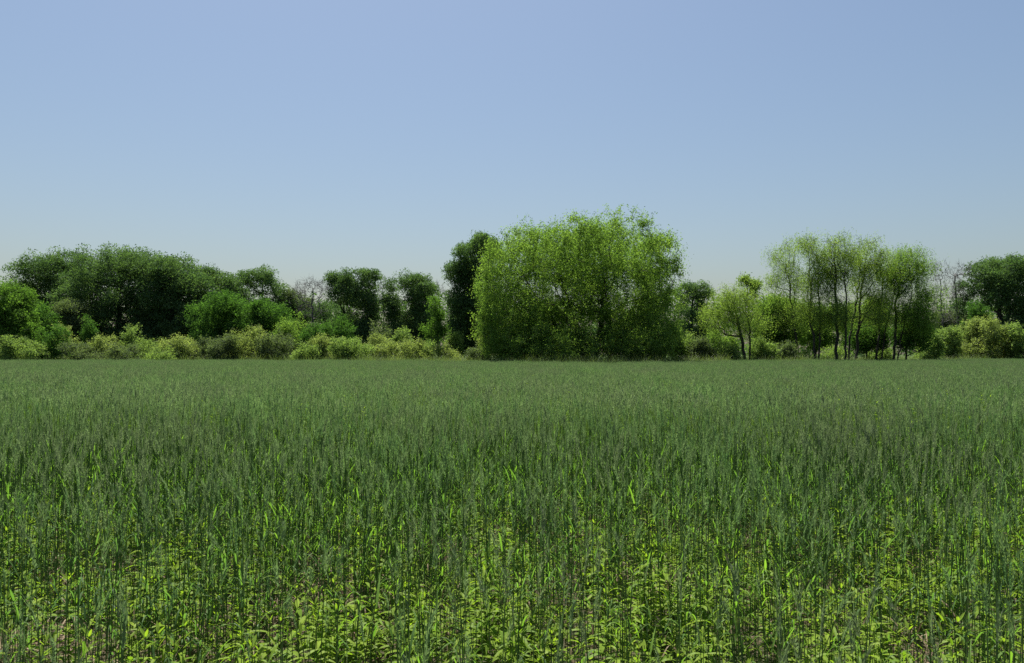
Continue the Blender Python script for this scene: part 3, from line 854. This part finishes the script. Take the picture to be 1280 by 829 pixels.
def weed_parts(rng, h):
    n = 6
    t = np.linspace(0, 1, n)[:, None]
    d = norm(rng.normal(size=(1, 3)) * [1, 1, 0])[0] * rng.uniform(0, .12) * h
    stem = np.array([0, 0, -0.03]) + np.array([0, 0, h]) * t + d * t ** 2
    out = [("stem",) + tube_path(stem, np.linspace(.0035, .0014, n), 4) + (0, rng.random())]
    nn = int(h / 0.06)
    a0 = rng.uniform(0, 6.28)
    for i in range(nn):
        f = 0.25 + 0.75 * (i + 0.5) / nn
        p = np.array([0, 0, -0.03 + h * f]) + d * f ** 2
        for sgn in (0, 1):
            if rng.random() < 0.12: continue
            a = a0 + i * 1.9 + sgn * np.pi + rng.normal() * .25
            top = f > 0.86
            L = (rng.uniform(.05, .08) if top else rng.uniform(.085, .14)) * (0.75 + .25 * math.sin(f * 3.1))
            V, Q = weed_leaf(L, L * rng.uniform(.075, .125), rng.uniform(.2, .75) * (.5 if top else 1), 0, rng.uniform(.7, 1.15) if top else rng.uniform(.05, .7))
            c, s = math.cos(a), math.sin(a)
            R = np.array([[c, -s, 0], [s, c, 0], [0, 0, 1]])
            out.append(("leaf", V @ R.T + p, Q, 1, float(np.clip(rng.normal(.45 + .25 * f, .22), 0, 1))))
    return out

def weed_mesh(name, seed, h):
    rng = np.random.default_rng(seed); G = Geo()
    for _, V, Q, mi, t in weed_parts(rng, h): G.add(V, Q, mi, t)
    return G.mesh(name, WEED_MATS)

def weed_proto(seed, h):
    rng = np.random.default_rng(seed)
    root = empty("leafy_weed", (0, 0, 0)); kids = []
    for nm, V, Q, mi, t in weed_parts(rng, h):
        G = Geo(); G.add(V, Q, mi, t)
        kids.append(obj(nm, G.mesh(nm, WEED_MATS), root))
    KIDS[root.name] = kids
    return root

# ------------------------------------------------------------------ the rye field
rng = np.random.default_rng(77)
nz = VNoise(9); nz2 = VNoise(10)
def region(y0, y1, dens, spread=0.70, pad=1.2):
    """random points in the wedge the camera sees, with a margin"""
    ys = []; 
    A = spread * (y1 ** 2 - y0 ** 2) + 2 * pad * (y1 - y0)
    n = int(A * dens)
    y = np.sqrt(rng.uniform(y0 ** 2, y1 ** 2, n))
    x = rng.uniform(-1, 1, n) * (spread * y + pad)
    return x, y

# near stand: single plants, patchy
x, y = region(1.55, 9.5, 190)
dn = nz(x + 100, y + 100, 0.55)
thin = np.clip((y - 2.0) / 6.0, 0, 1)
keep = rng.random(len(x)) < np.clip((dn - 0.38 + 0.14 * thin) * 4.5, 0.12, 1) * (0.5 + 0.5 * thin)
x, y = x[keep], y[keep]
sc = np.clip(rng.normal(1.0, .10, len(x)), .7, 1.25) * (0.90 + 0.10 * thin[keep])
rz = rng.uniform(0, 6.28, len(x)); ti = np.abs(rng.normal(0, .05, len(x)))
bent = rng.random(len(x)) < .03; ti[bent] += rng.uniform(.2, .6, bent.sum())
vis = (np.abs(x) < 0.60 * y) & ((CAMH - sc * 1.0) / y < 0.36) & (y > 1.7)
order = np.argsort(y + (~vis) * 100)
ind = order[:300]; rest = np.setdiff1d(np.arange(len(x)), ind)
protos = [rye_plant_proto(500 + i) for i in range(8)]
fresh_p = set(range(8))
for j, i in enumerate(ind):
    p = protos[j % 8]
    a = rng.uniform(0, 6.28)
    rot = (ti[i] * math.cos(a), ti[i] * math.sin(a), rz[i]); loc = (x[i], y[i], 0)
    if j < 8:
        p.location = loc; p.rotation_euler = rot; p.scale = (sc[i],) * 3; o = p
    else:
        o = copy_tree(p, loc, rot, sc[i])
    tag(o, "green rye plant with a bearded ear, among the nearest and largest in the foreground", "rye plant", "nearest rye plants in the foreground")
scatter("rye_crop", "green rye standing loosely in the near field behind the front plants", "rye",
        [rye_mesh("rye_single", 600 + i, 1, 0, 2) for i in range(12)],
        np.stack([x[rest], y[rest], np.zeros(len(rest))], 1), rz[rest], ti[rest], sc[rest], 1)

def clumps(name, label, y0, y1, dens, nst, spread, detail, seed, zn):
    x, y = region(y0, y1, dens)
    k = y < edge_y(x, y)
    x, y = x[k], y[k]
    dn = nz(x + 100, y + 100, 1.1)
    k = rng.random(len(x)) < np.clip((dn - .3) * 2.6 + zn, 0.15, 1)
    x, y = x[k], y[k]
    s = np.clip(rng.normal(1.0, .05, len(x)), .8, 1.2) * (0.90 + 0.18 * nz2(x + 50, y + 50, 2.6))
    scatter(name, label, "rye", [rye_mesh(name, seed + i, nst, spread, detail) for i in range(6)],
            np.stack([x, y, np.zeros(len(x))], 1), rng.uniform(0, 6.28, len(x)), np.abs(rng.normal(0, .03, len(x))), s, seed)
clumps("rye_crop", "dense green rye across the middle of the field", 9.5, 30, 19, 10, 0.2, 1, 700, .5)
clumps("rye_crop", "far grey-green rye stretching to the trees at the field edge", 30, 113, 4.6, 32, 0.36, 1, 720, .6)

# rough grass beyond the rye, at the feet of bushes and trees
def tuft_mesh(seed, h):
    r = np.random.default_rng(seed); G = Geo()
    for i in range(34):
        a = r.uniform(0, 6.28); o = np.array([math.cos(a), math.sin(a), 0])
        L = h * r.uniform(.5, 1.15); u = np.linspace(0, 1, 5)[:, None]
        p0 = np.array([r.normal() * .12, r.normal() * .12, -.02])
        path = p0 + L * (o * u ** 1.6 * r.uniform(.1, .55) + np.array([0, 0, 1.0]) * (u - .25 * u ** 2.5))
        V, Q = strip(path, np.linspace(.012, .001, 5), o, .3)
        G.add(V, Q, 0, r.random())
    return G.mesh("tuft", [M["edge_grass"]])
th = rng.uniform(-0.72, 0.72, 5200)
off = rng.exponential(4.5, len(th)) - 1.0
yy = np.interp(th, EDGE[:, 0], EDGE[:, 1]) + off
scatter("edge_grass", "rough pale grass along the far edge of the rye at the feet of the bushes", "grass",
        [tuft_mesh(60 + i, 1.1 + .12 * i) for i in range(5)], np.stack([th * yy, yy, np.zeros(len(th))], 1), rng.uniform(0, 6.28, len(th)),
        np.abs(rng.normal(0, .05, len(th))), rng.uniform(.7, 1.6, len(th)), 8)

# ------------------------------------------------------------------ weeds between the rye
x, y = region(1.6, 11, 70)
wn_ = 1 - nz(x + 100, y + 100, 0.55) * .6 - nz2(x + 40, y + 40, 1.1) * .4
near = np.clip(1 - (y - 3.5) / 8.0, 0.15, 1)
keep = rng.random(len(x)) < np.clip((wn_ - 0.47) * 7.0, 0.14, 1) * near
x, y = x[keep], y[keep]
hs = rng.choice([.28, .36, .45, .54, .62], len(x), p=[.12, .20, .26, .26, .16])
s = rng.uniform(.85, 1.15, len(x)) 
rz = rng.uniform(0, 6.28, len(x)); ti = np.abs(rng.normal(0, .08, len(x)))
HS = [.28, .36, .45, .54, .62]
vis = (np.abs(x) < 0.60 * y) & ((CAMH - hs) / y < 0.38)
order = np.argsort(y - hs * 2 + (~vis) * 100)
ind = order[:110]; rest = np.setdiff1d(np.arange(len(x)), ind)
wp = {h: [weed_proto(800 + int(h * 100) + k, h) for k in range(2)] for h in HS}
used = {h: 0 for h in HS}
for j, i in enumerate(ind):
    h = hs[i]; k = used[h]; used[h] += 1
    p = wp[h][k % 2]
    rot = (0, ti[i], rz[i]); loc = (x[i], y[i], 0)
    if k < 2:
        p.location = loc; p.rotation_euler = rot; p.scale = (s[i],) * 3; o = p
    else:
        o = copy_tree(p, loc, rot, s[i])
    tag(o, "bright green lance-leaved weed growing between the nearest rye plants", "weed", "nearest leafy weeds in the foreground")
for h in HS:
    for k in range(2):
        if used[h] <= k:
            p = wp[h][k]
            for c in KIDS[p.name]: bpy.data.objects.remove(c)
            bpy.data.objects.remove(p)
scatter("weeds", "yellow-green leafy weeds growing through the thin near rye", "weeds",
        [weed_mesh("weed", 900 + i, HS[i % 5]) for i in range(10)],
        np.stack([x[rest], y[rest], np.zeros(len(rest))], 1), rz[rest], ti[rest], s[rest], 3)
# low ground cover of the same kind
x, y = region(2.6, 14, 130)
k = rng.random(len(x)) < np.clip((nz2(x + 40, y + 40, 0.7) - 0.36) * 4.0, 0.15, 1)
x, y = x[k], y[k]
scatter("low_weeds", "low leafy weeds covering the soil between the rye", "weeds",
        [weed_mesh("low_weed", 950 + i, .2 + .03 * i) for i in range(5)],
        np.stack([x, y, np.zeros(len(x))], 1), rng.uniform(0, 6.28, len(x)), np.abs(rng.normal(0, .2, len(x))), rng.uniform(.6, 1.1, len(x)), 4)
# tall weeds showing as yellow-green spots further out
x, y = region(9.5, 40, 13)
k = rng.random(len(x)) < np.clip((nz2(x + 40, y + 40, 1.6) - 0.50) * 4.0, 0.03, 1)
x, y = x[k], y[k]
scatter("tall_weeds", "scattered tall yellow-green weeds in the middle of the field", "weeds",
        [weed_mesh("tall_weed", 970 + i, .85 + .05 * i) for i in range(4)],
        np.stack([x, y, np.zeros(len(x))], 1), rng.uniform(0, 6.28, len(x)), np.abs(rng.normal(0, .06, len(x))), rng.uniform(.9, 1.2, len(x)), 5)
# dead straw lying and leaning on the soil
def straw_mesh(seed):
    r = np.random.default_rng(seed); G = Geo()
    for i in range(7):
        a = r.uniform(0, 6.28); L = r.uniform(.06, .22)
        d = np.array([math.cos(a), math.sin(a), r.uniform(0, .5)]) * L
        p = np.array([r.normal() * .07, r.normal() * .07, .02])
        path = p + d * np.linspace(0, 1, 4)[:, None] + np.array([0, 0, .02]) * np.sin(np.linspace(0, np.pi, 4))[:, None]
        V, Q = strip(path, np.full(4, r.uniform(.0015, .004)), np.array([0, 0, 1.0]), .2)
        G.add(V, Q, 0, r.random())
    return G.mesh("straw", [M["straw"]])
x, y = region(2.6, 14, 60)
k = nz2(x + 40, y + 40, 0.7) < .42
x, y = x[k], y[k]
scatter("dry_straw", "dead pale straw lying on the soil between the plants", "straw",
        [straw_mesh(990 + i) for i in range(5)],
        np.stack([x, y, np.zeros(len(x))], 1), rng.uniform(0, 6.28, len(x)), np.zeros(len(x)), rng.uniform(.8, 1.3, len(x)), 6)
print("LEAF FACES", COUNT, sum(len(o.data.polygons) for o in scene.objects if o.type == "MESH"))
